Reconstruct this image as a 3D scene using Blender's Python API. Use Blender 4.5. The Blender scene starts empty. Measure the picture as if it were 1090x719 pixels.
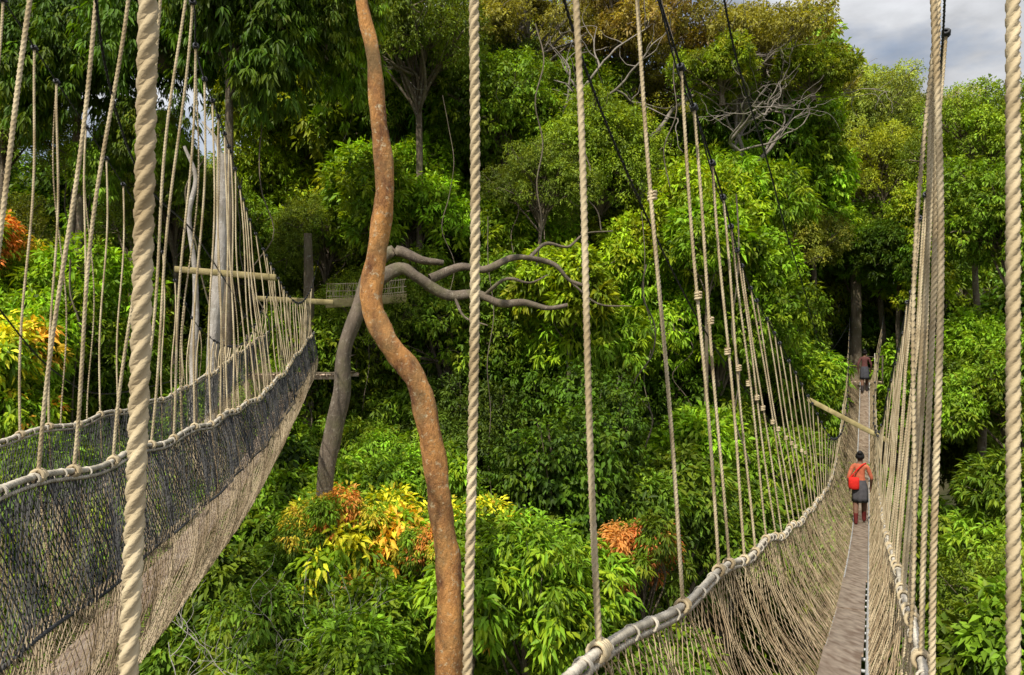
import bpy, math, random
import numpy as np
from mathutils import Vector
rng = np.random.default_rng(7)
random.seed(7)
scene = bpy.context.scene
COL = scene.collection

# ---------------------------------------------------------------- helpers
def fast_mesh(name, V, F, k):
    me = bpy.data.meshes.new(name)
    n, m = len(V), len(F)
    me.vertices.add(n); me.vertices.foreach_set('co', np.asarray(V, dtype=np.float32).ravel())
    me.loops.add(m*k); me.loops.foreach_set('vertex_index', np.asarray(F, dtype=np.int32).ravel())
    me.polygons.add(m); me.polygons.foreach_set('loop_start', np.arange(0, m*k, k, dtype=np.int32))
    try: me.polygons.foreach_set('loop_total', np.full(m, k, dtype=np.int32))
    except Exception: pass
    me.update(calc_edges=True)
    return me

def empty(name):
    e = bpy.data.objects.new(name, None); COL.objects.link(e); return e

def catmull(pts, n):
    P = np.array(pts, float)
    P = np.vstack([2*P[0]-P[1], P, 2*P[-1]-P[-2]])
    segs = len(P)-3
    out = []
    for t in np.linspace(0, segs-1e-6, n):
        i = int(t); u = t-i
        a, b, c, d = P[i], P[i+1], P[i+2], P[i+3]
        out.append(.5*((2*b)+(-a+c)*u+(2*a-5*b+4*c-d)*u*u+(-a+3*b-3*c+d)*u**3))
    return np.array(out)

class Buf:
    def __init__(s): s.V=[]; s.F=[]; s.n=0
    def add(s, V, F):
        s.V.append(np.asarray(V,float)); s.F.append(np.asarray(F,int)+s.n); s.n += len(V)
    def obj(s, name, mat, parent=None, smooth=True, k=4):
        me = fast_mesh(name, np.vstack(s.V), np.vstack(s.F), k)
        me.materials.append(mat)
        if smooth: me.polygons.foreach_set('use_smooth', np.ones(len(me.polygons), dtype=bool))
        ob = bpy.data.objects.new(name, me); COL.objects.link(ob)
        if parent: ob.parent = parent
        return ob

def frames(P):
    T = np.gradient(P, axis=0); T /= np.linalg.norm(T, axis=1)[:,None]+1e-9
    ref = np.array([1.,0,0]); d = P[-1]-P[0]
    if abs(d[0]) > .8*np.linalg.norm(d): ref = np.array([0,1.,0])
    N = ref - T*(T@ref)[:,None]; N /= np.linalg.norm(N, axis=1)[:,None]+1e-9
    B = np.cross(T, N)
    return T, N, B

def grid_faces(n, m):
    i = np.arange(n-1)[:,None]; j = np.arange(m)[None,:]
    a = i*m+j; b = i*m+(j+1)%m; c = (i+1)*m+(j+1)%m; d = (i+1)*m+j
    return np.stack([a,b,c,d], -1).reshape(-1,4)

def tube(buf, P, R, sides=8, bumpy=0., seed=0):
    P = np.asarray(P,float); n=len(P)
    R = np.broadcast_to(np.asarray(R,float), (n,))
    T,N,B = frames(P)
    th = np.linspace(0, 2*math.pi, sides, endpoint=False)
    rr = R[:,None]*np.ones((1,sides))
    if bumpy:
        k = np.arange(n)[:,None]
        rr = rr*(1+bumpy*(np.sin(2*th[None]+k*.35+seed)*.5+np.sin(3*th[None]-k*.22+seed*2)*.35+np.sin(k*.9+th[None]*5)*.2))
    V = P[:,None]+rr[...,None]*(np.cos(th)[None,:,None]*N[:,None]+np.sin(th)[None,:,None]*B[:,None])
    buf.add(V.reshape(-1,3), grid_faces(n,sides))

def rope(buf, pts, R, pitch=None, sides=9, per=8, wob=0.):
    """three-strand laid rope: trefoil section twisted along the path (vertices follow the strands)"""
    P = np.array(pts,float)
    d = np.r_[0, np.cumsum(np.linalg.norm(np.diff(P,axis=0),axis=1))]
    L = d[-1]
    pitch = pitch or R*6.5
    n = max(4, int(L/pitch*per))
    s = np.linspace(0, L, n)
    Q = np.stack([np.interp(s, d, P[:,i]) for i in range(3)], 1)
    if wob:
        a,b = random.random()*6, random.random()*6
        Q[:,0] += wob*np.sin(s*1.7+a)*np.sin(math.pi*s/L); Q[:,1] += wob*np.sin(s*1.3+b)*np.sin(math.pi*s/L)
    T,N,B = frames(Q)
    th = np.linspace(0, 2*math.pi, sides, endpoint=False)
    rr = R*(.60+.42*np.abs(np.cos(1.5*th))**.8)
    ang = th[None]+(s/pitch*2*math.pi)[:,None]
    V = Q[:,None]+rr[None,:,None]*(np.cos(ang)[...,None]*N[:,None]+np.sin(ang)[...,None]*B[:,None])
    buf.add(V.reshape(-1,3), grid_faces(n,sides))

def lashing(buf, c, axis, R, r, turns=4):
    a = np.array(axis,float); a/=np.linalg.norm(a)
    u = np.cross(a,[0.13,.2,1.]); u/=np.linalg.norm(u); v=np.cross(a,u)
    t = np.linspace(0, turns*2*math.pi, int(turns*12))
    P = np.array(c)+(R+r*.8)*(np.cos(t)[:,None]*u+np.sin(t)[:,None]*v)+((t/(2*math.pi)-turns/2)*r*1.9)[:,None]*a
    tube(buf, P, r, 6)

def batch_tubes(buf, P, r, sides=3):
    N_, m, _ = P.shape
    T = np.gradient(P, axis=1); T /= np.linalg.norm(T,axis=2)[...,None]+1e-9
    ref = np.array([.83,-.4,.05]); Nn = ref-T*(T@ref)[...,None]; Nn/=np.linalg.norm(Nn,axis=2)[...,None]+1e-9
    B = np.cross(T,Nn)
    th = np.linspace(0,2*math.pi,sides,endpoint=False)
    V = P[:,:,None]+r*(np.cos(th)[:,None]*Nn[:,:,None]+np.sin(th)[:,None]*B[:,:,None])
    F = grid_faces(m,sides)
    F = (F[None]+(np.arange(N_)*m*sides)[:,None,None]).reshape(-1,4)
    buf.add(V.reshape(-1,3), F)

# ---------------------------------------------------------------- materials
def new_mat(name):
    m = bpy.data.materials.new(name); m.use_nodes=True
    nt=m.node_tree; b=nt.nodes['Principled BSDF']; return m,nt,b

def noise_mat(name, c1, c2, scale=8, rough=.85, bump=.3, bscale=None, stretch=(1,1,1), detail=6, c3=None, spec=.25, bdist=.02):
    m,nt,b = new_mat(name); N=nt.nodes; L=nt.links
    tc=N.new('ShaderNodeTexCoord'); mp=N.new('ShaderNodeMapping'); mp.inputs['Scale'].default_value=stretch
    L.new(tc.outputs['Object'],mp.inputs['Vector'])
    nz=N.new('ShaderNodeTexNoise'); nz.inputs['Scale'].default_value=scale; nz.inputs['Detail'].default_value=detail
    L.new(mp.outputs[0],nz.inputs['Vector'])
    cr=N.new('ShaderNodeValToRGB'); cr.color_ramp.elements[0].position=.35; cr.color_ramp.elements[1].position=.65
    cr.color_ramp.elements[0].color=(*c1,1); cr.color_ramp.elements[1].color=(*c2,1)
    if c3: e=cr.color_ramp.elements.new(.72); e.color=(*c3,1)
    L.new(nz.outputs['Fac'],cr.inputs['Fac']); L.new(cr.outputs[0],b.inputs['Base Color'])
    b.inputs['Roughness'].default_value=rough; b.inputs['Specular IOR Level'].default_value=spec
    if bump:
        n2=N.new('ShaderNodeTexNoise'); n2.inputs['Scale'].default_value=bscale or scale*4; n2.inputs['Detail'].default_value=5
        L.new(mp.outputs[0],n2.inputs['Vector'])
        bp=N.new('ShaderNodeBump'); bp.inputs['Strength'].default_value=bump; bp.inputs['Distance'].default_value=bdist
        L.new(n2.outputs['Fac'],bp.inputs['Height']); L.new(bp.outputs[0],b.inputs['Normal'])
    return m

M_rope  = noise_mat('sisal_rope', (.37,.28,.16),(.62,.51,.33), 6, .9, .35, 260, bdist=.002)
M_rail  = noise_mat('weathered_rope', (.34,.30,.23),(.64,.57,.46), 9, .9, .4, 200, bdist=.003)
M_cable = noise_mat('steel_cable', (.012,.013,.016),(.035,.035,.04), 30, .5, .3, 200, spec=.5, bdist=.003)
M_net   = noise_mat('net_twine', (.30,.21,.12),(.58,.45,.28), 3, .95, .0)
M_netL  = noise_mat('pale_net_twine', (.22,.16,.095),(.52,.41,.27), 1.6, .95, .0)
M_netD  = noise_mat('black_net_twine', (.020,.022,.026),(.10,.095,.09), 3, .9, .0)
M_plank = noise_mat('weathered_plank', (.42,.28,.19),(.80,.63,.47), 5, .85, .35, 30, stretch=(3,.8,3), bdist=.005)
M_beam  = noise_mat('sawn_beam', (.30,.24,.10),(.52,.42,.20), 5, .8, .4, 40, bdist=.01)
M_alu   = noise_mat('aluminium', (.35,.36,.37),(.5,.5,.5), 9, .45, .1, spec=.5)

def bark_mat(name, c1,c2,c3, scale=3, stretch=(1,1,.35), bump=.8, lo=.56, hi=.63, moss=(.13,.12,.06)):
    m,nt,b=new_mat(name); N=nt.nodes; L=nt.links
    tc=N.new('ShaderNodeTexCoord'); mp=N.new('ShaderNodeMapping'); mp.inputs['Scale'].default_value=stretch
    L.new(tc.outputs['Object'],mp.inputs['Vector'])
    n1=N.new('ShaderNodeTexNoise'); n1.inputs['Scale'].default_value=scale; n1.inputs['Detail'].default_value=8; n1.inputs['Roughness'].default_value=.65
    L.new(mp.outputs[0],n1.inputs['Vector'])
    r1=N.new('ShaderNodeValToRGB'); r1.color_ramp.elements[0].position=.38; r1.color_ramp.elements[1].position=.62
    r1.color_ramp.elements[0].color=(*c1,1); r1.color_ramp.elements[1].color=(*c2,1)
    L.new(n1.outputs['Fac'],r1.inputs['Fac'])
    n2=N.new('ShaderNodeTexNoise'); n2.inputs['Scale'].default_value=scale*4.2; n2.inputs['Detail'].default_value=8; n2.inputs['Roughness'].default_value=.7
    L.new(tc.outputs['Object'],n2.inputs['Vector'])
    r2=N.new('ShaderNodeValToRGB'); r2.color_ramp.elements[0].position=lo; r2.color_ramp.elements[1].position=hi
    L.new(n2.outputs['Fac'],r2.inputs['Fac'])
    mx=N.new('ShaderNodeMix'); mx.data_type='RGBA'
    L.new(r2.outputs[0],mx.inputs[0]); L.new(r1.outputs[0],mx.inputs[6]); mx.inputs[7].default_value=(*c3,1)
    n4=N.new('ShaderNodeTexNoise'); n4.inputs['Scale'].default_value=scale*.6; n4.inputs['Detail'].default_value=7; n4.inputs['Roughness'].default_value=.65
    L.new(tc.outputs['Object'],n4.inputs['Vector'])
    r4=N.new('ShaderNodeValToRGB'); r4.color_ramp.elements[0].position=.48; r4.color_ramp.elements[1].position=.66
    r4.color_ramp.elements[1].color=(.75,.75,.75,1)
    L.new(n4.outputs['Fac'],r4.inputs['Fac'])
    m4=N.new('ShaderNodeMix'); m4.data_type='RGBA'
    L.new(r4.outputs[0],m4.inputs[0]); L.new(mx.outputs[2],m4.inputs[6]); m4.inputs[7].default_value=(*moss,1)
    L.new(m4.outputs[2],b.inputs['Base Color']); b.inputs['Roughness'].default_value=.9; b.inputs['Specular IOR Level'].default_value=.2
    n3=N.new('ShaderNodeTexNoise'); n3.inputs['Scale'].default_value=scale*7; n3.inputs['Detail'].default_value=8; n3.inputs['Roughness'].default_value=.7
    L.new(mp.outputs[0],n3.inputs['Vector'])
    bp=N.new('ShaderNodeBump'); bp.inputs['Strength'].default_value=bump; bp.inputs['Distance'].default_value=.05
    L.new(n3.outputs['Fac'],bp.inputs['Height']); L.new(bp.outputs[0],b.inputs['Normal'])
    return m
M_barkO = bark_mat('orange_bark',(.17,.075,.035),(.64,.31,.10),(.60,.47,.29),3.6,(1,1,.5),1.,.56,.66,(.20,.14,.065))
M_barkG = bark_mat('grey_bark',(.10,.08,.06),(.20,.155,.115),(.27,.23,.18),3)
M_barkM = bark_mat('ash_bark',(.20,.17,.14),(.34,.29,.25),(.42,.38,.34),3,moss=(.16,.14,.10))
M_barkP = bark_mat('pale_bark',(.33,.29,.25),(.52,.47,.42),(.60,.57,.53),3,moss=(.25,.22,.17))
M_barkD = bark_mat('brown_bark',(.10,.075,.05),(.22,.17,.12),(.28,.27,.22),3)

def leaf_mat():
    m,nt,b=new_mat('foliage'); N=nt.nodes; L=nt.links
    at=N.new('ShaderNodeAttribute'); at.attribute_name='Col'
    oi=N.new('ShaderNodeObjectInfo')
    mu=N.new('ShaderNodeMix'); mu.data_type='RGBA'; mu.blend_type='MULTIPLY'; mu.inputs[0].default_value=1
    L.new(at.outputs['Color'],mu.inputs[6]); L.new(oi.outputs['Color'],mu.inputs[7])
    L.new(mu.outputs[2],b.inputs['Base Color']); b.inputs['Roughness'].default_value=.5; b.inputs['Specular IOR Level'].default_value=.2
    tr=N.new('ShaderNodeBsdfTranslucent')
    m2=N.new('ShaderNodeMix'); m2.data_type='RGBA'; m2.blend_type='MULTIPLY'; m2.inputs[0].default_value=1
    L.new(mu.outputs[2],m2.inputs[6]); m2.inputs[7].default_value=(1.6,1.45,.4,1)
    L.new(m2.outputs[2],tr.inputs['Color'])
    ms=N.new('ShaderNodeMixShader'); ms.inputs[0].default_value=.30
    L.new(b.outputs[0],ms.inputs[1]); L.new(tr.outputs[0],ms.inputs[2])
    L.new(ms.outputs[0],N['Material Output'].inputs['Surface'])
    return m
M_leaf = leaf_mat()

# ---------------------------------------------------------------- tree templates
def norm(a): return a/(np.linalg.norm(a,axis=-1,keepdims=True)+1e-9)

def tree_template(name, seed, R, nblob, br, nsprig, nleaf, ll, lw, droop=.35, spread=.32, young=0., hang=0., bark=None, trunk_r=.11, base=(.145,.255,.017), limb_r=.06, flat=1.0, trunk=True, red=False, twigs=5, huec=.75):
    g = np.random.default_rng(seed)
    R=np.array(R,float)
    d = norm(g.normal(size=(nblob,3)))
    d[:,2] = np.where(d[:,2]<-.55, -d[:,2], d[:,2])
    C = d*R*g.uniform(.35,.85,(nblob,1))
    rb = br*g.uniform(.5,1.3,nblob)
    bi = g.choice(nblob,nsprig,p=rb**2/np.sum(rb**2))
    sd = norm(g.normal(size=(nsprig,3))+np.array([0,0,.35]))
    pos = C[bi]+sd*(rb[bi]*g.uniform(.45,1.18,nsprig)**.6)[:,None]*np.array([1,1,flat])
    pos[:,2] -= hang*g.random(nsprig)**2
    S = np.repeat(np.arange(nsprig), nleaf); n=len(S)
    D = sd[S]
    rt = norm(g.normal(size=(n,3)))
    base_p = pos[S]+rt*spread*g.random((n,1))*.45
    dirl = norm(D*.35+rt*.9+np.array([0,0,-droop]))
    nrm = norm(np.array([0,0,.75])+D*.5+g.normal(size=(n,3))*.35)
    side = norm(np.cross(dirl,nrm)); up = np.cross(side,dirl)
    bs=g.uniform(.75,1.25,nblob)[bi][S][:,None]
    l = ll*bs*g.uniform(.55,1.25,(n,1)); w = lw*bs*g.uniform(.7,1.2,(n,1))*.5
    v0=base_p; mid=base_p+dirl*l*.45
    v1=mid+side*w+up*w*.5; v3=mid-side*w+up*w*.5
    v2=base_p+dirl*l-np.array([0,0,1])*l*.18
    V=np.stack([v0,v1,v2,v3],1).reshape(-1,3)
    i=np.arange(n)*4
    F=np.concatenate([np.stack([i,i+1,i+2],1),np.stack([i,i+2,i+3],1)])
    b=np.array(base)
    kb=g.uniform(.42,1.45,nblob)[bi][S]; ks=g.uniform(.4,1.6,nsprig)[S]; kl=g.uniform(.7,1.3,n)
    col=b[None]*(kb*ks*kl)[:,None]
    yel=(g.random(nsprig)**2.2)[S]*(g.random(nblob)[bi][S]*.7+.5)
    col=col*(1-.55*yel[:,None])+np.array([.40,.45,.025])*(.55*yel[:,None])
    if young>0:
        top = np.clip((pos[:,2]/R[2])*.9+.25+g.normal(size=nsprig)*.35,0,1)
        yb=(g.random(nblob)<.45+young*.4)[bi]
        m_=((top>(.15 if red else .36))&(g.random(nsprig)<young)&yb)[S]
        hb=g.random(nblob)[bi]*.7+g.random(nsprig)*.3
        hue=np.clip(hb*1.9-huec,0,1)[S][:,None]
        if red: yc=np.array([.60,.30,.08])*(1-hue)+np.array([.60,.17,.06])*hue
        else: yc=np.array([.56,.52,.04])*(1-hue)+np.array([.66,.25,.06])*hue
        col=np.where(m_[:,None], yc*kl[:,None]*(.75+.5*ks[:,None]*.6), col)
    col=np.repeat(col,4,axis=0)
    wb=Buf()
    zt=-R[2]*.35
    if trunk:
        tp=[(0,0,-34),(.1,.05,-20),(-.15,.1,-10),(.1,0,-5),(0,0,zt)]
    else: tp=[(0,0,-R[2]*.8),(.05,0,-R[2]*.5),(0,0,zt)]
    tube(wb, catmull(tp,30), np.linspace(trunk_r*1.8,trunk_r*.8,30), 8, .12, seed)
    for c,rad in zip(C,rb):
        z0=zt-g.uniform(0,1.6)*(1 if trunk else .3)
        m1=np.array([c[0]*.35,c[1]*.35,z0+(c[2]-z0)*.55])+g.normal(size=3)*.25
        if twigs: tube(wb, catmull([(0,0,z0),m1,c,c+norm(c)*rad*.7],12), np.linspace(limb_r,limb_r*.22,12),5,.15,seed)
        for k in range(twigs):
            e=c+norm(g.normal(size=3)+np.array([0,0,.4]))*rad*.95
            s0=m1+(c-m1)*g.random()
            tube(wb, catmull([s0,(s0+e)/2+g.normal(size=3)*.12,e],7), np.linspace(limb_r*.38,limb_r*.1,7),4)
    WV=np.vstack(wb.V); WF=np.vstack(wb.F)
    WF=np.concatenate([WF[:,[0,1,2]],WF[:,[0,2,3]]])
    nv=len(V)
    me=fast_mesh(name,np.vstack([V,WV]),np.vstack([F,WF+nv]),3)
    me.materials.append(M_leaf); me.materials.append(bark or M_barkD)
    mi=np.zeros(len(F)+len(WF),dtype=np.int32); mi[len(F):]=1
    me.polygons.foreach_set('material_index',mi)
    a=me.color_attributes.new('Col','FLOAT_COLOR','POINT')
    full=np.ones((nv+len(WV),4),dtype=np.float32); full[:nv,:3]=col
    a.data.foreach_set('color',full.ravel())
    return me

T={}
T['broad'] =tree_template('broadleaf_tree',1,(3.0,3.0,2.4),24,1.1,2600,12,.23,.085)
T['broad2']=tree_template('broadleaf_tree_b',2,(2.8,3.1,2.8),28,.95,2600,12,.20,.085,droop=.5)
T['broad3']=tree_template('broadleaf_tree_c',12,(3.2,2.8,2.3),20,1.15,2300,13,.28,.08,droop=.7)
T['fine']  =tree_template('fineleaf_tree',3,(3.1,3.1,2.6),32,.85,3600,11,.14,.06,base=(.155,.225,.028))
T['umb']   =tree_template('umbrella_tree',4,(5.2,5.2,2.4),46,.95,3800,11,.15,.065,bark=M_barkM,limb_r=.085,trunk_r=.15,flat=.5,base=(.19,.21,.05))
T['umb2']  =tree_template('umbrella_tree_b',14,(4.6,4.6,2.6),36,.95,2800,11,.16,.065,bark=M_barkM,limb_r=.08,trunk_r=.15,flat=.5,base=(.21,.18,.06))
T['column']=tree_template('creeper_column',5,(1.3,1.3,4.6),36,.75,3000,11,.17,.10,droop=.8,hang=.5)
T['bush']  =tree_template('bushy_tree',6,(1.6,1.6,1.5),17,.58,1400,12,.19,.062,droop=.7,trunk_r=.07,limb_r=.03,base=(.125,.23,.018))
T['bush2'] =tree_template('bushy_tree_b',16,(1.7,1.5,1.6),19,.55,1600,12,.17,.062,droop=.5,trunk_r=.07,limb_r=.03,base=(.125,.225,.02))
T['bush3'] =tree_template('bushy_tree_c',26,(1.7,1.6,1.3),14,.6,1000,10,.27,.11,droop=.3,trunk_r=.07,limb_r=.03)
T['young'] =tree_template('flushing_tree',8,(1.6,1.6,1.5),22,.48,1400,12,.18,.06,droop=.75,young=.75,trunk_r=.07,limb_r=.03,huec=.3)
T['young2']=tree_template('flushing_tree_b',41,(1.7,1.5,1.5),24,.45,1400,12,.17,.06,droop=.6,young=.65,trunk_r=.07,limb_r=.03,huec=.9)
T['red']   =tree_template('red_flushing_tree',9,(1.5,1.4,1.3),22,.40,1000,12,.17,.055,droop=.8,young=.9,trunk_r=.06,limb_r=.03,red=True)
T['hang']  =tree_template('hanging_foliage_tree',10,(3.0,3.0,2.4),22,.95,2200,13,.26,.075,droop=1.3,hang=1.6)
T['hangc'] =tree_template('hanging_crown',30,(3.0,3.0,2.0),24,.8,2000,13,.24,.07,droop=1.3,hang=1.4,trunk=False)
T['crown'] =tree_template('leafy_crown',22,(2.8,3.1,2.0),22,.9,1900,12,.20,.08,droop=.5,trunk=False)
T['far']   =tree_template('distant_tree',31,(3.0,3.0,2.6),26,1.0,1500,9,.26,.12,twigs=0,spread=.5)
T['far2']  =tree_template('distant_tree_b',32,(3.2,2.9,2.4),20,1.15,1500,9,.22,.11,twigs=1,spread=.5)
T['under'] =tree_template('understorey_tree',33,(3.2,3.2,2.2),20,1.2,1300,9,.32,.13,twigs=0,spread=.5)

def put(kind,x,y,z,s=1.,c=(1,1,1),name='rainforest_tree',parent=None,rot=None,sz=1.):
    o=bpy.data.objects.new(name,T[kind]); COL.objects.link(o)
    o.location=(x,y,z); o.scale=(s,s,s*sz); o.rotation_euler=(0,0,random.uniform(0,6.28) if rot is None else rot)
    o.color=(*c,1)
    if parent: o.parent=parent
    return o

G=(1,1,1); BR=(1.3,1.35,1.0); DK=(.48,.56,.55); OL=(1.25,1.05,1.0); YG=(1.65,1.4,1.0); HAZE=(1.8,1.6,2.6)  # the last tint paints distance haze into the leaf colour of far crowns
near=[
 # left top
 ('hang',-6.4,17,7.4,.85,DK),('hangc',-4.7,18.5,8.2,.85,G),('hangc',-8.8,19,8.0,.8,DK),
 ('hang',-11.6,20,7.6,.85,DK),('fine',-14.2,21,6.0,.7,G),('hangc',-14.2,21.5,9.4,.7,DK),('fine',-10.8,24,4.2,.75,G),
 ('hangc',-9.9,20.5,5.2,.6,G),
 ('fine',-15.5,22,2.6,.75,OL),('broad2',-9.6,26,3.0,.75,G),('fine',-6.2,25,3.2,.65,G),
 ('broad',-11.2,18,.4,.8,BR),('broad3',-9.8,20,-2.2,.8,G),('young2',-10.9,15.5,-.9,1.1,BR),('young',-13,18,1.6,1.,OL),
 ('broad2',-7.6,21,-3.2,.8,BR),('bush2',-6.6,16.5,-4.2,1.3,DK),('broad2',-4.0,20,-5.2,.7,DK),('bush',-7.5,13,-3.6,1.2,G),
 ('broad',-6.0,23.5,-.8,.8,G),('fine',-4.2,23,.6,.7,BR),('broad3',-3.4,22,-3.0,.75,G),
 # centre top
 ('fine',-3.0,24,9.3,1.,G),('broad2',-.1,26,7.2,.9,G),('broad',-3.4,24.5,4.4,.9,BR),
 ('broad',.6,26,3.2,.95,BR),('fine',3.0,25.5,6.0,.9,BR),('broad',4.9,24,3.2,.9,YG),('broad3',7.6,26,4.8,.9,BR),
 ('fine',.9,23.4,4.6,.6,G),('crown',7.0,25.0,8.6,.55,OL),('crown',10.2,25.4,8.8,.5,OL),
 ('broad2',6.6,24,.4,.95,BR),('broad3',3.3,23.5,.2,.95,BR),('broad',4.3,23,-3.2,.9,DK),('broad2',1.2,23,-2.6,.9,DK),
 ('broad2',-1.9,23,.0,.85,G),('fine',-1.4,22,-3.2,.85,DK),('broad3',7.4,24,-3.6,.8,G),
 ('umb',8.7,28.5,10.2,.9,OL),('umb2',4.6,29,11.4,1.,OL),('umb',.6,29,11.8,.8,OL),
 ('column',12.0,30,6.0,1.05,BR),('column',10.2,31,4.0,1.,G),('column',11.7,30.4,-1.5,.9,G),('bush',9.6,27,-1.8,1.3,BR),
 ('column',.9,15.5,-5.0,.9,DK),('column',2.0,17,-3.8,.8,DK),
 ('bush3',1.6,21,1.2,.9,YG),('bush3',5.6,21.5,2.6,.9,BR),('bush3',4.6,20.5,-3.4,1.,BR),
 # right
 ('broad2',14.6,22,3.2,.75,G),('fine',14.9,24,6.0,.8,BR),('broad',13.2,20,-1.4,.7,G),('broad3',12.2,17,-4.3,.75,G),
 ('fine',10.9,14.5,-5.6,.75,BR),('broad2',15,22,-1.5,.8,BR),('bush3',9.2,12.2,-5.6,1.1,G),('bush2',9.5,10.5,-4.4,.9,G),
 ('fine',16.2,33,7.0,.9,YG),('broad',17.5,34,3.5,1.,BR),('broad2',11.6,33.5,-2.0,1.,G),('broad',16.8,32.5,-2.5,1.,BR),('fine',14.4,34.5,2.6,.9,G),
 ('bush',10.9,22.5,-6.0,1.3,G),('bush2',8.2,21,-6.6,1.3,G),('fine',19,40,11.5,1.2,HAZE),('umb',24,46,13.0,.9,HAZE),
 ('column',16.5,30,3.0,.9,YG),
 # bottom centre
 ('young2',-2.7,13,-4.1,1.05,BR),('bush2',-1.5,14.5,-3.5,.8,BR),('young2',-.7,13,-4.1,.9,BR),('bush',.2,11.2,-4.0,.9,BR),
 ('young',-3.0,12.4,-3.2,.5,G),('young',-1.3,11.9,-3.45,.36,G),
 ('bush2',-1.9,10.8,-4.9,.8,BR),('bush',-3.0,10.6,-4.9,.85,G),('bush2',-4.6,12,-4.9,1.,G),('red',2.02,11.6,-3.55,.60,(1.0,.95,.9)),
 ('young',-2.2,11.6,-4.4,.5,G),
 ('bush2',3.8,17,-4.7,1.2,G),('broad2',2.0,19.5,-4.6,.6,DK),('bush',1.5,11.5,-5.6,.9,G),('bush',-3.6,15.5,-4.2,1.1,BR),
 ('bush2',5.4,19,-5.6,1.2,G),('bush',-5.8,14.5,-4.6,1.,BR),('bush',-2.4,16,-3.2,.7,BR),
]
for k,x,y,z,s,c in near:
    put(k,x,y,z,s,c)

# ---------------------------------------------------------------- mass of forest behind and below
forest=empty('background_forest')
kinds=['broad','broad2','broad3','fine','fine','far']
tints=[(1,1,1),(1.4,1.1,1),(.75,.85,1.0),(1.6,1.4,1),(1.15,.95,1.2),(.62,.72,.8)]
def bridge_x(y): return -.2+.4765*y
for y0,strata0 in ((29.5,-10),(35,1),(44,4),(56,6),(72,8)):
    step=4.3 if y0<40 else 6.0 if y0<60 else 8
    sc=1.0 if y0<40 else 1.35 if y0<60 else 1.8
    x=-.74*y0-5
    while x<.74*y0+6:
        t=x/y0
        top=.26*y0 if t<-.33 else (.42*y0 if t<-.08 else (.36*y0 if t<.40 else (.28*y0 if t<.44 else .25*y0)))
        if y0>60: top=min(top,.29*y0) if t>.3 else min(top,.2*y0)
        if t<-.28 and y0>34: top=.16*y0
        z=strata0 if t<.33 or y0>40 else strata0-5
        while z<top-1.5:
            xx=x+random.uniform(-1.3,1.3)*sc; yy=y0+random.uniform(-1.5,1.5); zz=z+random.uniform(-1,1)
            s=sc*random.uniform(.7,1.2)
            if yy<32 and abs(xx-bridge_x(yy))<4 and -7.5<zz<3.2: z+=3.8; continue
            tn=random.choice(tints)
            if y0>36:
                f=random.uniform(.95,1.3); h=min(1,(y0-30)/35); c=(f*(1.4+.4*h)*tn[0],f*(1.25+.3*h)*tn[1],f*(2.2+2.8*h)*tn[2])  # aerial haze put into the tree colour, paler and bluer on farther rows
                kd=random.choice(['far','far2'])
            else:
                f=random.uniform(.65,1.35); c=(f*tn[0],f*tn[1],f*tn[2])
                kd=random.choice(kinds)
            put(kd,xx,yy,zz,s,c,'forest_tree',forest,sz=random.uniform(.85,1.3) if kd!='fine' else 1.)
            z+=3.8*sc
        x+=step
for _ in range(40):
    y=random.uniform(8,27); x=random.uniform(-.70*y-1,.70*y+1); z=random.uniform(-12.,-9)
    f=random.uniform(.6,1.1)
    put('under',x,y,z,random.uniform(.8,1.1),(f,f,f),'understorey_tree',forest)

# ---------------------------------------------------------------- ground
def sm(v,a,b):
    t=np.clip((v-a)/(b-a),0,1); return t*t*(3-2*t)
n=110
gx=np.linspace(-260,260,n); gy=np.linspace(-180,420,n)
X,Y=np.meshgrid(gx,gy)
Z=-23+sm(Y,24,80)*(24+10*sm(X,0,50))+1.2*np.sin(X*.11)*np.cos(Y*.09)
V=np.stack([X,Y,Z],-1).reshape(-1,3)
i=np.arange(n-1)[:,None]; j=np.arange(n-1)[None]
a=(i*n+j); F=np.stack([a,a+1,a+n+1,a+n],-1).reshape(-1,4)
M_ground=noise_mat('forest_floor',(.03,.035,.012),(.07,.06,.03),.6,.95,.6,4,bdist=.2)
g_=Buf(); g_.add(V,F); g_.obj('forest_floor_ground',M_ground)

# ---------------------------------------------------------------- big twisting tree and neighbours
def woody(name, paths, mat, parent=None, sides=12, nper=60, bumpy=.14):
    b=Buf()
    for k,(pts,r0,r1) in enumerate(paths):
        P=catmull(pts,nper)
        if isinstance(r1,(list,tuple)): R=np.interp(np.linspace(0,1,nper),np.linspace(0,1,len(r1)),r1)
        else: R=np.linspace(r0,r1,nper)
        tube(b,P,R,sides,bumpy,k*1.7)
    return b.obj(name,mat,parent)
tw=empty('twisting_tree')
trunk=[(-.6,9,-23),(-.8,9.1,-12),(-.78,9,-6),(-.76,9,-4.2),(-.75,9,-2.95),(-.83,9,-2.25),(-.90,9,-1.7),(-1.0,9,-1.05),(-1.17,9,-.48),(-1.5,9,-.03),(-1.69,9.05,.42),(-1.62,9.05,1.1),(-1.52,9,1.8),(-1.60,9,2.6),(-1.66,9,3.35),(-1.80,9,4.05),(-1.9,9.1,5.2),(-1.7,9.2,7)]
woody('trunk',[(trunk,0,[.26,.22,.19,.165,.15,.14,.14,.14,.135,.13,.135,.12,.115,.10,.085,.075,.07,.05])],M_barkO,tw,20,300,.13)
woody('upper_limbs',[([(-1.8,9.1,6),(-2.4,9.6,7.2),(-3.2,10.2,8)],.05,.02),([(-1.75,9.2,6.5),(-1.2,9.5,7.6),(-.6,10,8.4)],.045,.02)],M_barkO,tw,8,20)
put('crown',-1.6,10,10.2,.7,G,'crown',tw)
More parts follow.
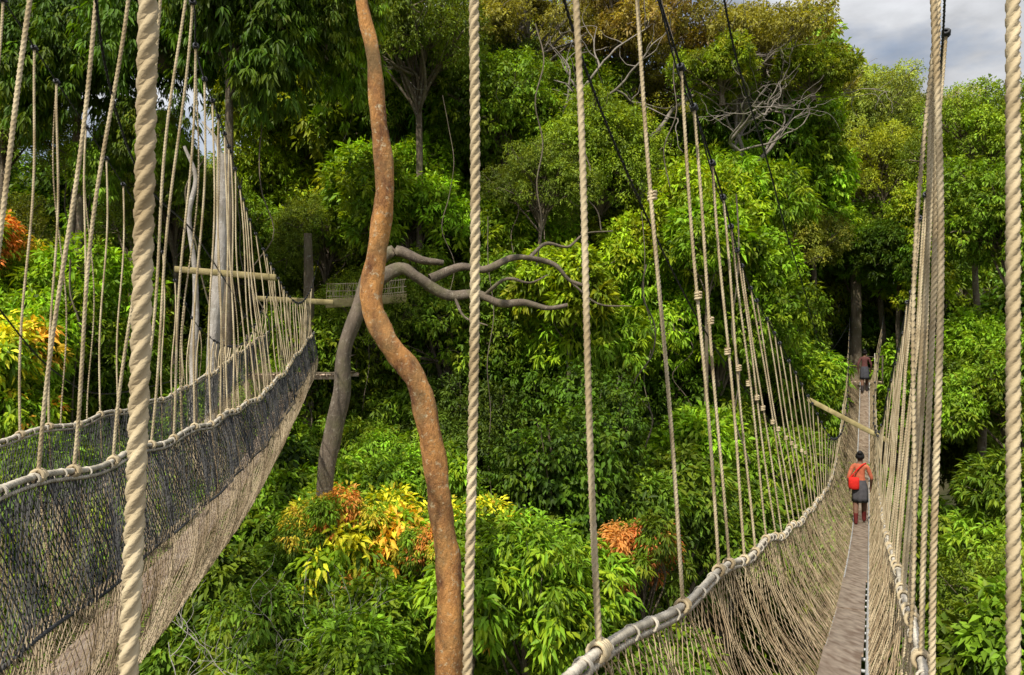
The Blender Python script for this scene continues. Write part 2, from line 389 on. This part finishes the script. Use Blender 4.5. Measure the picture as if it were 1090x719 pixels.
gt=empty('branching_grey_tree')
woody('limbs',[
 ([(-3.4,13,-23),(-3.3,13,-8),(-3.25,13,-3),(-3.1,13,-1.7),(-2.95,13,-.9),(-2.9,13,-.2),(-2.65,13,.5),(-2.4,13,1.2),(-2.05,13,1.5),(-1.6,13,1.35),(-1.2,13.1,1.3)],.2,[.3,.2,.16,.155,.14,.135,.13,.12,.11,.08,.05]),
 ([(-2.6,13,.6),(-2.3,12.8,.95),(-1.9,12.8,1.18),(-1.6,12.8,1.02),(-1.1,12.8,.72),(-.6,12.8,.74),(-.2,12.8,.58),(.2,12.8,.60),(.6,12.8,.50),(.95,12.8,.55)],.13,.035),
 ([(-1.4,12.8,1.0),(-.9,13,1.22),(-.45,13,1.18),(0,13,1.38),(.4,13,1.36),(.75,13,1.25),(1.0,13.1,1.0),(1.3,13.1,.9)],.078,.025),
 ([(.3,13,1.38),(.6,13.2,1.65),(1.0,13.4,1.62),(1.3,13.4,1.85),(1.8,13.4,1.9)],.035,.01),
 ([(-.5,12.8,.7),(-.1,12.6,.98),(.3,12.6,.92),(.6,12.6,1.05)],.035,.01),
 ([(-1.0,12.8,.75),(-.8,12.6,.35),(-.4,12.5,.2)],.03,.01),
 ([(1.0,13.1,1.0),(1.5,13.2,.6),(2.1,13.2,.55)],.025,.008),
],M_barkG,gt,10,60,.2)
woody('pale_dead_tree',[
 ([(-6.5,16,-23),(-6.45,16,-8),(-6.4,16,-1),(-6.22,16,1.6),(-6.12,16,3.9)],.3,[.26,.19,.13,.125,.12]),
 ([(-6.13,16,3.6),(-6.3,16,4.2),(-6.6,16,4.6)],.06,.02)],M_barkP)
woody('pale_slender_tree',[([(-6.9,16.5,-23),(-7.0,16.5,-3),(-6.95,16.5,1),(-7.1,16.5,2.6),(-6.95,16.5,3.5),(-7.2,16.5,4.2)],.12,[.12,.10,.06,.05,.05,.03])],M_barkP)
woody('slender_tree',[([(-12.2,20,-23),(-12,20,-5),(-11.8,20,1.5),(-11.6,20,5),(-11.9,20,9)],.12,[.2,.14,.1,.08,.07])],M_barkG)

def branch(buf,p,d,L,r,depth,g):
    n=7; P=[p]; q=p.copy(); dd=d.copy()
    for k in range(n):
        dd=norm(dd+g.normal(size=3)*.28*np.array([1,.6,.8])+np.array([0,0,.03])); q=q+dd*L/n; P.append(q.copy())
    P=np.array(P); tube(buf,catmull(P,22),np.linspace(r,r*.4,22),6 if depth>1 else 4,.1)
    if depth<=0: return
    for k in range(3 if depth>1 else 4):
        i=g.integers(2,n+1)
        nd=norm(dd+g.normal(size=3)*np.array([1.,.6,.55])+np.array([0,0,.15]))
        branch(buf,P[i],nd,L*g.uniform(.5,.75),r*.5,depth-1,g)
for nm,base,dirs,seed in (
   ('emergent_tree',(8.0,26.2,5.6),[(-.9,-.2,.7),(.9,-.2,.75),(.25,-.1,1),(-.4,0,1)],3),
   ('emergent_tree',(1.2,25.8,6.6),[(-.9,-.2,.6),(.8,-.1,.5),(.1,0,1)],5),
   ('emergent_tree',(4.6,26.4,6.8),[(-.8,-.2,.7),(.8,-.1,.6)],8)):
    g=np.random.default_rng(seed); b=Buf(); base=np.array(base)
    tube(b,catmull([base*[1,1,0]+[.4,0,-23],base+[.3,0,-9],base+[-.1,0,-3],base],30),np.linspace(.3,.12,30),8,.1)
    for d_ in dirs: branch(b,base,norm(np.array(d_)),3.6,.085,2 if seed!=3 else 3,g)
    b.obj(nm,M_barkM)
g=np.random.default_rng(21); b=Buf()
for _ in range(26):
    y=g.uniform(17,24); x=g.uniform(-.6,.55)*y; z1=g.uniform(1,9); L=g.uniform(3,8)
    if abs(x-bridge_x(y))<1.6: continue
    P=[(x+g.normal()*.15+.3*k*.1,y+g.normal()*.1,z1-L*k/6) for k in range(7)]
    tube(b,catmull(P,30),g.uniform(.008,.022),5)
b.obj('hanging_lianas',M_barkG)
b=Buf()
for k in range(5):
    branch(b,np.array([-3.9+.4*k,9.6,-5.0]),norm(np.array([g.normal()*.5,0,1.])),1.3,.012,2,g)
b.obj('dry_twigs',M_barkP)

# ---------------------------------------------------------------- rope bridges
class Curve:
    def __init__(s,pts):
        s.P=catmull(pts,400)
    def at(s,y):
        y=np.asarray(y,float)
        return np.stack([np.interp(y,s.P[:,1],s.P[:,k]) for k in range(3)],-1)

def make_net(buf,top,bot,y0,y1,cell,r,m=9,shift=.28,bulge=(0,0,0),wr=.02,jit=.004,s0=0.,s1=1.):
    N_=int((y1-y0)/cell)
    s=np.linspace(0,1,m)
    for sg in (1,-1):
        t0=np.linspace(y0,y1,N_)[:,None]
        t=np.clip(t0+sg*shift*(s[None]-.5),y0,y1)
        ss=s0+(s1-s0)*s[None]*np.ones_like(t)
        A=top(t); B=bot(t)
        P=A*(1-ss[...,None])+B*ss[...,None]+np.sin(math.pi*ss)[...,None]*np.array(bulge)
        wv=wr*np.sin(math.pi*ss)*(np.sin(t*5.1+ss*2)+.6*np.sin(t*11.3-ss*5)+.5*np.sin(t*2.3+1))
        P[...,0]+=wv; P[...,2]+=wv*.4
        P+=rng.normal(size=P.shape)*jit
        batch_tubes(buf,P,r)

# ---- right bridge
rb=empty('rope_suspension_walkway')
zc=Curve([(0,-3,-1.55),(0,0,-1.6),(0,5.3,-2.45),(0,10,-3.35),(0,17,-4.2),(0,22,-3.85),(0,26,-2.95),(0,30,-1.75),(0,32,-1.2)])
def deck(y):
    y=np.asarray(y,float); P=zc.at(y); P[...,0]=bridge_x(y); return P
nl=np.array([-.902,.430,0])
hr=Curve([(0,-3,.86),(0,1,.86),(0,3,.86),(0,6,.86),(0,14,.95),(0,30,1.0),(0,33,1.)])
def railL(y):
    y=np.asarray(y,float); P=deck(y-.26)+nl*.62; P[...,2]+=hr.at(y)[...,2]; P[...,2]+=.03*np.sin(y*3.1); return P
def railR(y):
    y=np.asarray(y,float); P=deck(y+.15)-nl*.36; P[...,2]+=hr.at(y)[...,2]-.03; P[...,2]+=.02*np.sin(y*3.7+1); return P
def edgeL(y): return deck(y)+nl*.17+np.array([0,0,-.04])
def edgeR(y): return deck(y)-nl*.17+np.array([0,0,-.04])
cabL=Curve([(-1.0,-1.5,2.9),(-.6,0,2.75),(-.34,.92,2.65),(-.075,1.7,2.5),(.15,2.45,2.35),(.56,3.55,2.05),(.99,4.4,1.58),(1.63,5.8,1.08),(2.5,8,.62),(3.5,10,.05),(5.15,13,-1.05),(7.3,17,-2.3),(9.8,22,-2.0),(13.5,30,.9)])
cabR=Curve([(-.2,-1.5,2.9),(.35,.3,2.7),(.8,1.2,2.6),(1.38,2.4,2.4),(2.25,3.9,1.95),(2.73,4.8,1.65),(3.52,6.4,1.15),(4.28,8,.62),(5.2,10,.15),(6.5,13,-.95),(8.3,17,-2.25),(10.6,22,-1.9),(14.6,29.5,.9)])
auxL=Curve([(-.5,.8,2.7),(.0,1.9,1.75),(.18,2.6,1.17),(.66,3.7,.60),(1.31,5,.0),(2.23,7,-.55),(4.15,11,-1.65),(7.2,17,-2.75)])
cabH=Curve([(-.3,0,3.3),(.5,2.0,2.5),(1.12,4,1.86),(2.23,6.5,1.45),(4.2,11,.96),(8.4,20,-.4),(13.5,30,.6)])
sus=Buf(); thin=Buf(); kn=Buf(); cb=Buf(); rl=Buf(); net=Buf(); pk=Buf()
def rail_rope(fn,y0,y1,r=.021):
    ys=np.linspace(y0,y1,160); rope(rl,fn(ys),r,r*6,9,8)
    rope(rl,fn(ys)+np.array([.010,0,-.036]),r*.7,r*4.5,6,6)
    y=y0
    while y<min(y1,12):
        lashing(rl,fn(y+.13)-np.array([0,0,.012]),fn(y+.18)-fn(y+.08),r*1.35,.005,random.choice([1,2,2,3])); y+=random.uniform(.18,.36)
rail_rope(railL,-.6,30.5,.019); rail_rope(railR,-.6,30.3,.018)
yl=[.92,1.72,2.45,3.55,4.4,4.72,5.3,5.8,6.4]; y=7.0
while y<28.5: yl.append(y+random.uniform(-.08,.08)); y+=random.choice([.42,.55,.62])
for k,y in enumerate(yl):
    a=cabL.at(y); b=railL(y)+np.array([0,0,.02]); e=edgeL(y)
    if y<1: b=b+np.array([-.05,0,0])
    elif y<2: b=b+np.array([-.042,0,0])
    R=.0125 if y<3 else .0115
    rope(sus,[a,b],R,R*6.3,12 if y<2 else 9 if y<6 else 6,10 if y<3 else 6,.012)
    rope(thin,[b,b*.5+e*.5+nl*.05,e],.008,.06,6,5)
    T_=railL(y+.05)-railL(y-.05)
    lashing(kn,b-np.array([0,0,.02]),T_,.022,.009,4 if y<8 else 3)
    if y>3.5: lashing(cb,a,cabL.at(y+.05)-cabL.at(y-.05),.010,.009,3)
    if 2.4<y<12:
        q=auxL.at(y); t=(q[2]-b[2])/(a[2]-b[2]); p=b+(a-b)*t
        lashing(kn,p,(0,0,1),.010,.008,3)
yr=[1.2,2.4,2.9,3.5,3.8,4.4,4.65,5.3,5.7]; y=6.2
while y<28.5: yr.append(y+random.uniform(-.08,.08)); y+=random.choice([.45,.6,.7])
for y in yr:
    a=cabR.at(y)+np.array([random.uniform(-.03,.03),0,0]); b=railR(y)+np.array([0,0,.02]); e=edgeR(y)
    if y<2: a=cabR.at(y)+np.array([.0,0,0]); b=b+np.array([.03,0,0])
    R=.0115
    rope(sus,[a,b],R,R*6.3,12 if y<3 else 9 if y<6 else 6,9 if y<3 else 6,.0 if y<2 else .02)
    if random.random()<.25 and y>2.5:
        rope(sus,[a+np.array([.02,.03,0]),b+np.array([.02,.12,0])],R*.9,R*7,6,6,.03)
    rope(thin,[b,b*.5+e*.5-nl*.05,e],.008,.06,6,5)
    lashing(kn,b-np.array([0,0,.02]),railR(y+.05)-railR(y-.05),.022,.009,3)
    lashing(cb,a,cabR.at(y+.05)-cabR.at(y-.05),.010,.009,3)
for c,r in ((cabL,.009),(cabR,.009),(auxL,.007),(cabH,.0085)):
    rope(cb,c.P[::2],r,.09,6,5)
for c in (cabL,cabR):
    P=c.P[::2].copy(); P[:,2]-=.05+.03*np.sin(np.arange(len(P))*.5); rope(cb,P,.006,.08,6,4)
make_net(net,railL,edgeL,-.2,30,.066,.0027,14,.62,bulge=(-.07,.03,-.02),wr=.022)
make_net(net,railR,edgeR,-.2,30,.066,.0027,14,.55,bulge=(.05,-.02,-.02),wr=.018)
sus.obj('suspension_ropes',M_rope,rb); thin.obj('net_ties',M_rope,rb); kn.obj('knots',M_rope,rb)
cb.obj('steel_cables',M_cable,rb); rl.obj('handrail_ropes',M_rail,rb); net.obj('side_nets',M_net,rb)

def box_path(buf,A,B,w,h,side,up=np.array([0,0,1.])):
    A=np.array(A,float);B=np.array(B,float)
    sd=np.array(side,float);sd/=np.linalg.norm(sd)
    b=.12*h
    prof=[(-w/2+b,-h/2),(w/2-b,-h/2),(w/2,-h/2+b),(w/2,h/2-b),(w/2-b,h/2),(-w/2+b,h/2),(-w/2,h/2-b),(-w/2,-h/2+b)]
    V=[]
    for Pp in (A,B):
        for (u,v) in prof: V.append(Pp+sd*u+up*v)
    F=grid_faces(2,8)
    buf.add(V,F)
    n0=buf.n-16
    caps=[[0,1,2,3],[0,3,4,7],[4,5,6,7]]
    for o_ in (0,8): buf.F.append(np.array(caps)+n0+o_)
planks=Buf(); lad=Buf()
side=-nl
y=-.3; L=2.2
while y<30:
    y2=min(y+L,30)
    off=random.uniform(-.02,.02)
    a=deck(y+.008)+side*off; b=deck(y2-.008)+side*(off+random.uniform(-.01,.01))
    dz=random.uniform(-.008,.012); a[2]+=dz;b[2]+=dz
    box_path(planks,a,b,.29,.034,side)
    y=y2
for off in (-.165,.165):
    P=deck(np.linspace(-.3,30,60))+side*off-np.array([0,0,.055]); tube(lad,P,.02,6)
for y in np.arange(0,30,.4):
    c=deck(y)-np.array([0,0,.06]); tube(lad,[c-side*.165,c,c+side*.165],.014,6)
planks.obj('plank_boards',M_plank,rb,smooth=False); lad.obj('ladder_frame',M_alu,rb)
bm=Buf()
box_path(bm,(8.1,20.6,-1.68),(9.85,19.6,-2.72),.10,.14,(.5,.87,0))
bm.obj('spreader_beam',M_beam,rb,smooth=False)

# ---- left bridge
lb=empty('netted_rope_walkway')
rz=Curve([(0,-2,-.35),(0,0,-.45),(0,3,-.62),(0,5,-.74),(0,7,-.79),(0,10,-.80),(0,13,-.62),(0,16,-.30),(0,20,.12),(0,22,.3)])
def LrN(y):
    y=np.asarray(y,float); P=rz.at(y); P[...,0]=-1.5-.19*y+.02*np.sin(y*2); P[...,2]+=.02*np.sin(y*4.2); return P
def LrF(y):
    P=LrN(y).copy(); P[...,0]-=1.15; P[...,1]-=.2; P[...,2]+=.02; return P
def Ldeck(y):
    y=np.asarray(y,float); P=rz.at(y); P[...,0]=-2.1-.19*y; P[...,2]-=1.58; return P
def LeN(y): return Ldeck(y)+np.array([.43,0,-.03])
def LeF(y): return Ldeck(y)+np.array([-.30,0,-.03])
L1=Curve([(-1.35,.5,2.4),(-1.75,3,2.1),(-2.15,5,2.3),(-2.5,6,2.2),(-3.2,8.5,2.15),(-3.95,11.5,1.65),(-4.5,15.5,.75),(-5.1,19,1.2),(-5.4,21,2.2)])
L0=Curve([(-3.0,2,3.4),(-3.5,4.2,2.9),(-3.75,5.6,2.45),(-4.13,7.6,1.85),(-4.5,9.5,1.25),(-4.95,12,.1),(-5.7,16,-.1),(-6.3,19.5,1.2)])
L2=Curve([(-3.6,4.5,.9),(-3.75,5.5,.2),(-3.95,6.5,-.3),(-4.3,8,-.6),(-4.8,11,-.6)])
L3=Curve([(-1.7,3,1.9),(-1.95,3.6,1.3),(-2.35,4.8,1.0),(-2.75,6.5,.9),(-3.35,9,.55),(-4.3,13,.05),(-5.2,18,.9)])
sus=Buf(); thin=Buf(); kn=Buf(); cb=Buf(); rl=Buf(); net=Buf(); netd=Buf()
rail_rope(LrN,0,20.5,.017); rail_rope(LrF,0,20.5,.017)
def band(y): return LrN(y)*.62+LeN(y)*.38+np.array([.15,0,-.05])
darkr=Buf(); rope(darkr,band(np.linspace(0,20,120)),.012,.07,6,5)
for fn,cv,ed in ((LrN,L1,LeN),(LrF,L0,LeF)):
    y=2.3 if fn is LrN else 3.2
    while y<19.4:
        a=cv.at(y+random.uniform(-.12,.12)); b=fn(y); e=ed(y)
        R=.0105
        rope(sus,[a,b],R,R*6.5,9 if y<7 else 6,7 if y<7 else 5,.03)
        if random.random()<.4:
            rope(sus,[a,fn(y+.22)],R*.8,R*7,6,5,.05)
        mid=(b+e)/2+np.array([.16 if fn is LrN else -.12,0,-.06])
        if random.random()<.6: rope(thin,catmull([b,mid,e],9),.007,.05,6,5)
        lashing(kn,b,fn(y+.05)-fn(y-.05),.019,.009,3)
        lashing(cb,a,cv.at(y+.05)-cv.at(y-.05),.010,.008,3)
        y+=random.choice([.38,.48,.6]) if y<12 else .33
for c in (L0,L1,L2,L3): rope(cb,c.P[::3],.0085,.09,6,5)
bl=(.16,0,-.06)
make_net(netd,LrN,LeN,0,20,.040,.0034,8,.38,bulge=bl,wr=.03,s0=0,s1=.38)
make_net(net,LrN,LeN,0,20,.038,.0029,12,.54,bulge=bl,wr=.03,s0=.34,s1=1.)
make_net(netd,LrF,LeF,0,20,.045,.0036,8,.30,bulge=(-.12,0,-.05),wr=.03,s0=0,s1=.4)
make_net(net,LrF,LeF,0,20,.045,.0028,8,.40,bulge=(-.12,0,-.05),wr=.03,s0=.36,s1=1.)
make_net(net,LeN,LeF,0,20,.045,.0028,6,.3,bulge=(0,0,-.1),wr=.01)
sus.obj('suspension_ropes',M_rope,lb); thin.obj('net_ties',M_net,lb); kn.obj('knots',M_rope,lb)
cb.obj('steel_cables',M_cable,lb); rl.obj('handrail_ropes',M_rail,lb); net.obj('pale_net',M_netL,lb); netd.obj('black_net',M_netD,lb); darkr.obj('band_rope',M_netD,lb)
planks=Buf(); y=0
while y<20:
    y2=min(y+2.2,20)
    box_path(planks,Ldeck(y+.01),Ldeck(y2-.01),.3,.034,(1,.19,0)); y=y2
planks.obj('plank_boards',M_plank,lb,smooth=False)
bm=Buf(); box_path(bm,(-5.42,12.1,1.10),(-3.75,11.9,.95),.09,.10,(0,1,0))
box_path(bm,(-6.6,19.2,1.0),(-4.6,19.3,.9),.10,.14,(0,1,0))
bm.obj('spreader_beams',M_beam,lb,smooth=False)

# ---- tree platforms
def platform(name,x,y,z,trunk_top,tr=.3,bark=M_barkG,w=2.2,d=1.8,tx=0.):
    e=empty(name)
    b=Buf(); k=-w/2
    while k<w/2:
        box_path(b,(x+k,y-d/2,z),(x+k,y+d/2,z),.15,.04,(1,0,0)); k+=.17
    for yy in (-d/2+.15,d/2-.15): box_path(b,(x-w/2-.1,y+yy,z-.085),(x+w/2+.1,y+yy,z-.085),.1,.12,(0,1,0))
    b.obj('deck_boards',M_plank,e,smooth=False)
    r=Buf()
    for sx in (-1,1):
        for hh in (.5,1.0): tube(r,[(x+sx*w/2,y-d/2,z+hh),(x+sx*w/2,y,z+hh-.03),(x+sx*w/2,y+d/2,z+hh)],.02,6)
        for yy in (-d/2,d/2): tube(r,[(x+sx*w/2,y+yy,z),(x+sx*w/2,y+yy,z+.6),(x+sx*w/2,y+yy,z+1.08)],.035,6)
    for hh in (.5,1.0): tube(r,[(x-w/2,y+d/2,z+hh),(x,y+d/2,z+hh-.03),(x+w/2,y+d/2,z+hh)],.02,6)
    r.obj('rails',M_barkG,e)
    woody('trunk',[([(x+tx,y+.35,-24),(x-.1+tx,y+.35,-12),(x+tx,y+.35,z),(x+.05+tx,y+.35,(z+trunk_top)/2),(x+tx,y+.4,trunk_top)],tr*1.5,tr*.8)],bark,e,14,50,.1)
    return e
platform('tree_platform',14.5,31.4,-1.8,4.0,.22,M_barkD,1.3,1.4)
put('broad2',14.9,32.8,3.6,.75,G)
platform('tree_platform',-5.9,21.3,-1.0,3.0,.15,M_barkD,2.6,1.8)
platform('tree_platform',-.9,-1.6,-1.66,8,.36,M_barkG,4.0,2.6,-1.75)
tb=empty('distant_walkway')
b=Buf(); q=Buf()
box_path(b,(-5.2,21,.95),(-3.0,21.4,1.12),.10,.26,(0,1,0)); b.obj('edge_board',M_beam,tb,smooth=False)
for k in range(36):
    x=-5.2+k*.062; z0=1.0+k*.0045
    tube(q,[(x,21.05,z0),(x+.05*math.sin(k),21.05,z0+.25),(x+.03,21.05,z0+.5)],.007,4)
for zz in (.5,.3,.15): tube(q,[(-5.2,21.05,1.0+zz),(-4.1,21.1,1.02+zz),(-3,21.3,1.15+zz)],.012,5)
q.obj('net',M_rope,tb)

# ---------------------------------------------------------------- people
def flat(name,c,rough=.8):
    return noise_mat(name,tuple(v*.8 for v in c),tuple(min(1,v*1.15) for v in c),14,rough,.2,60,bdist=.004)
M_skin=flat('dark_skin',(.15,.075,.045),.55); M_hair=flat('black_hair',(.012,.010,.010),.6)
M_eye=flat('eye_white',(.7,.7,.68),.3); M_lip=flat('lips',(.2,.06,.05),.5)

def person(name,loc,yaw,top,skirt,boots,bagc,scale=1.):
    root=empty(name); root.location=loc; root.rotation_euler=(0,0,yaw); root.scale=(scale,)*3
    mt=flat(name+'_top',top); ms=flat(name+'_skirt',skirt); mb=flat(name+'_boots',boots); mg=flat(name+'_bag',bagc)
    V=[];E=[];R=[]
    def v(p,rx,ry=None,par=None):
        V.append(p); R.append((rx,ry or rx)); i=len(V)-1
        if par is not None: E.append((par,i))
        return i
    pel=v((0,0,.87),.135,.105)
    sp=v((0,0,1.02),.105,.085,pel); ch=v((0,-.005,1.18),.125,.095,sp); uc=v((0,-.005,1.29),.10,.075,ch)
    nk=v((0,.005,1.375),.046,None,uc); h0=v((0,.015,1.44),.062,.07,nk); h1=v((0,.015,1.51),.076,.086,h0); h2=v((0,.01,1.575),.058,.066,h1)
    for s in (-1,1):
        sh=v((s*.145,-.005,1.30),.056,None,uc)
        f=.06*s
        el=v((s*.235,-.03+f,1.04),.042,None,sh); wr=v((s*.22,.07+f*1.2,.84),.026,None,el)
        pm=v((s*.21,.09+f*1.2,.775),.030,.016,wr)
        for k,(dy,ln) in enumerate(((-.027,.052),(-.009,.066),(.009,.070),(.026,.060))):
            b0=v((s*.21,.095+f*1.2+dy,.745),.0095,None,pm); b1=v((s*.206,.10+f*1.2+dy,.745-ln*.55),.0085,None,b0); v((s*.196,.105+f*1.2+dy,.745-ln),.007,None,b1)
        t0=v((s*.198,.12+f*1.2,.79),.011,None,pm); v((s*.19,.142+f*1.2,.755),.009,None,t0)
        hp=v((s*.085,0,.80),.095,.098,pel)
        g=s*.10
        kn_=v((s*.085,.03+g*.9,.46),.062,.066,hp); cf=v((s*.083,-.01+g*1.1,.32),.058,.062,kn_); an=v((s*.08,-.03+g*1.6,.085 if s>0 else .10),.042,.045,cf)
        v((s*.085,.10+g*1.6,.035),.036,.028,an)
        v((s*.08,-.07+g*1.6,.035),.03,.028,an)
    me=bpy.data.meshes.new('body'); me.from_pydata(V,E,[]); me.update()
    ob=bpy.data.objects.new('body',me); COL.objects.link(ob)
    md=ob.modifiers.new('s','SKIN'); md.use_smooth_shade=True
    for i,d in enumerate(me.skin_vertices[0].data): d.radius=R[i]; d.use_root=(i==0)
    sb=ob.modifiers.new('b','SUBSURF'); sb.levels=2; sb.render_levels=2
    bpy.context.view_layer.update()
    dg=bpy.context.evaluated_depsgraph_get()
    m2=bpy.data.meshes.new_from_object(ob.evaluated_get(dg))
    ob.modifiers.clear(); ob.data=m2
    m2.materials.clear()
    for m in (M_skin,mt,ms,mb): m2.materials.append(m)
    for p in m2.polygons:
        c=p.center; p.use_smooth=True
        if c.z<.28: p.material_index=3
        elif abs(c.x)>.15 and c.z<1.02: p.material_index=0
        elif c.z>1.355: p.material_index=0
        elif c.z>.86: p.material_index=1
        elif c.z>.60: p.material_index=2
        else: p.material_index=0
    ob.parent=root
    th=np.linspace(0,2*math.pi,40,endpoint=False); b=Buf()
    rows=[(.99,.115,.095),(.93,.135,.115),(.84,.160,.140),(.72,.165,.150),(.60,.166,.160),(.50,.168,.162),(.505,.158,.152),(.62,.155,.148)]
    Vv=[]
    for z,rx,ry in rows:
        fo=1+.06*np.sin(th*7)*max(0,(.99-z))*2
        Vv.append(np.stack([rx*fo*np.cos(th),ry*fo*np.sin(th),np.full_like(th,z)],1))
    b.add(np.vstack(Vv),grid_faces(len(rows),40)); o=b.obj('skirt',ms,root)
    def ico(nm,c,s_,mat,sub=3,fn=None):
        import bmesh
        bmm=bmesh.new(); bmesh.ops.create_icosphere(bmm,subdivisions=sub,radius=1)
        for w in bmm.verts:
            co=w.co.copy()
            if fn: co=fn(co)
            w.co=Vector((c[0]+co.x*s_[0],c[1]+co.y*s_[1],c[2]+co.z*s_[2]))
        mm=bpy.data.meshes.new(nm); bmm.to_mesh(mm); bmm.free(); mm.materials.append(mat)
        for p in mm.polygons: p.use_smooth=True
        oo=bpy.data.objects.new(nm,mm); COL.objects.link(oo); oo.parent=root; return oo
    def hf(co):
        if co.y>.2 and co.z<.45: co=Vector((co.x*.9,.2+(co.y-.2)*.1,max(co.z,-.1)))
        k=1+.04*math.sin(co.x*23+co.z*9); return co*k
    ico('hair',(0,-.004,1.525),(.092,.102,.098),M_hair,3,hf)
    ico('hair_bun',(0,-.085,1.60),(.055,.05,.055),M_hair,2)
    ico('nose',(0,.108,1.495),(.013,.018,.02),M_skin,2)
    for s in (-1,1):
        ico('eye',(s*.03,.092,1.518),(.013,.008,.008),M_eye,2); ico('pupil',(s*.03,.099,1.518),(.006,.004,.006),M_hair,1)
        ico('ear',(s*.083,.01,1.50),(.010,.02,.03),M_skin,2)
    ico('mouth',(0,.094,1.455),(.024,.008,.008),M_lip,2)
    if bagc[0]>.3:
        def bg(co):
            return Vector((max(-.8,min(.8,co.x*1.15)),co.y,max(-.85,min(.8,co.z*1.1))*(1-.12*abs(co.x))))
        ico('shoulder_bag',(-.12,-.155,.93),(.135,.07,.17),mg,3,bg)
        st=Buf()
        tube(st,catmull([(-.20,-.15,1.04),(-.08,-.13,1.20),(.06,-.09,1.345),(.12,.0,1.36),(.06,.10,1.24),(-.10,.11,1.08),(-.19,.0,1.0),(-.2,-.13,1.00)],40),.014,6)
        st.obj('bag_strap',mg,root)
    return root
p=deck(16.8)
person('woman_walking',(float(p[0])-.02,float(p[1]),float(p[2])+.02),-math.atan(.4765),(.46,.12,.06),(.07,.065,.07),(.10,.012,.01),(.60,.02,.012),1.0)
p=deck(28.8)
person('person_walking',(float(p[0]),float(p[1]),float(p[2])+.02),-math.atan(.4765),(.12,.045,.04),(.06,.06,.07),(.04,.03,.03),(.05,.05,.05))

# ---------------------------------------------------------------- light
SE,SA=math.radians(50),math.radians(206)
d=Vector((math.sin(SA)*math.cos(SE),math.cos(SA)*math.cos(SE),math.sin(SE)))
su=bpy.data.lights.new('sun','SUN'); su.energy=5.0; su.angle=math.radians(.6); su.color=(1,.95,.83)
so=bpy.data.objects.new('sun',su); COL.objects.link(so); so.rotation_euler=d.to_track_quat('Z','Y').to_euler()
w=bpy.data.worlds.new('World'); scene.world=w; w.use_nodes=True
N=w.node_tree.nodes; Lk=w.node_tree.links
sk=N.new('ShaderNodeTexSky'); sk.sky_type='NISHITA'; sk.sun_disc=False; sk.sun_elevation=SE; sk.sun_rotation=SA
bg=N['Background']; bg.inputs['Strength'].default_value=.125
tc=N.new('ShaderNodeTexCoord'); mp=N.new('ShaderNodeMapping'); mp.inputs['Scale'].default_value=(1,1,2.4)
Lk.new(tc.outputs['Generated'],mp.inputs['Vector'])
nz=N.new('ShaderNodeTexNoise'); nz.inputs['Scale'].default_value=3.2; nz.inputs['Detail'].default_value=8; nz.inputs['Roughness'].default_value=.55
Lk.new(mp.outputs[0],nz.inputs['Vector'])
cr=N.new('ShaderNodeValToRGB'); cr.color_ramp.elements[0].position=.34; cr.color_ramp.elements[1].position=.54
Lk.new(nz.outputs['Fac'],cr.inputs['Fac'])
sp=N.new('ShaderNodeSeparateXYZ'); Lk.new(tc.outputs['Generated'],sp.inputs[0])
mr=N.new('ShaderNodeMapRange'); mr.inputs[1].default_value=.3; mr.inputs[2].default_value=.95; mr.inputs[3].default_value=1.; mr.inputs[4].default_value=2.2
Lk.new(sp.outputs['Z'],mr.inputs[0])
n5=N.new('ShaderNodeTexNoise'); n5.inputs['Scale'].default_value=6.5; n5.inputs['Detail'].default_value=7
Lk.new(mp.outputs[0],n5.inputs['Vector'])
r5=N.new('ShaderNodeMapRange'); r5.inputs[1].default_value=.35; r5.inputs[2].default_value=.65; r5.inputs[3].default_value=3.4; r5.inputs[4].default_value=7.0
Lk.new(n5.outputs['Fac'],r5.inputs[0])
ml=N.new('ShaderNodeMath'); ml.operation='MULTIPLY'; Lk.new(mr.outputs[0],ml.inputs[0]); Lk.new(r5.outputs[0],ml.inputs[1])
cc=N.new('ShaderNodeCombineColor')
for i_,f in enumerate((.98,1.0,1.04)):
    mm=N.new('ShaderNodeMath'); mm.operation='MULTIPLY'; mm.inputs[1].default_value=f
    Lk.new(ml.outputs[0],mm.inputs[0]); Lk.new(mm.outputs[0],cc.inputs[i_])
mx=N.new('ShaderNodeMix'); mx.data_type='RGBA'
Lk.new(cr.outputs[0],mx.inputs[0]); Lk.new(sk.outputs[0],mx.inputs[6]); Lk.new(cc.outputs[0],mx.inputs[7])
Lk.new(mx.outputs[2],bg.inputs['Color'])

# ---------------------------------------------------------------- camera
cam=bpy.data.cameras.new('Camera'); cam.sensor_width=36; cam.lens=26.4; cam.clip_start=.05; cam.clip_end=1500
co=bpy.data.objects.new('Camera',cam); COL.objects.link(co); co.location=(0,0,0); co.rotation_euler=(math.radians(90),0,0)
scene.camera=co
scene.view_settings.view_transform='Standard'; scene.view_settings.look='None'; scene.view_settings.exposure=0
print('objects',len(bpy.data.objects))
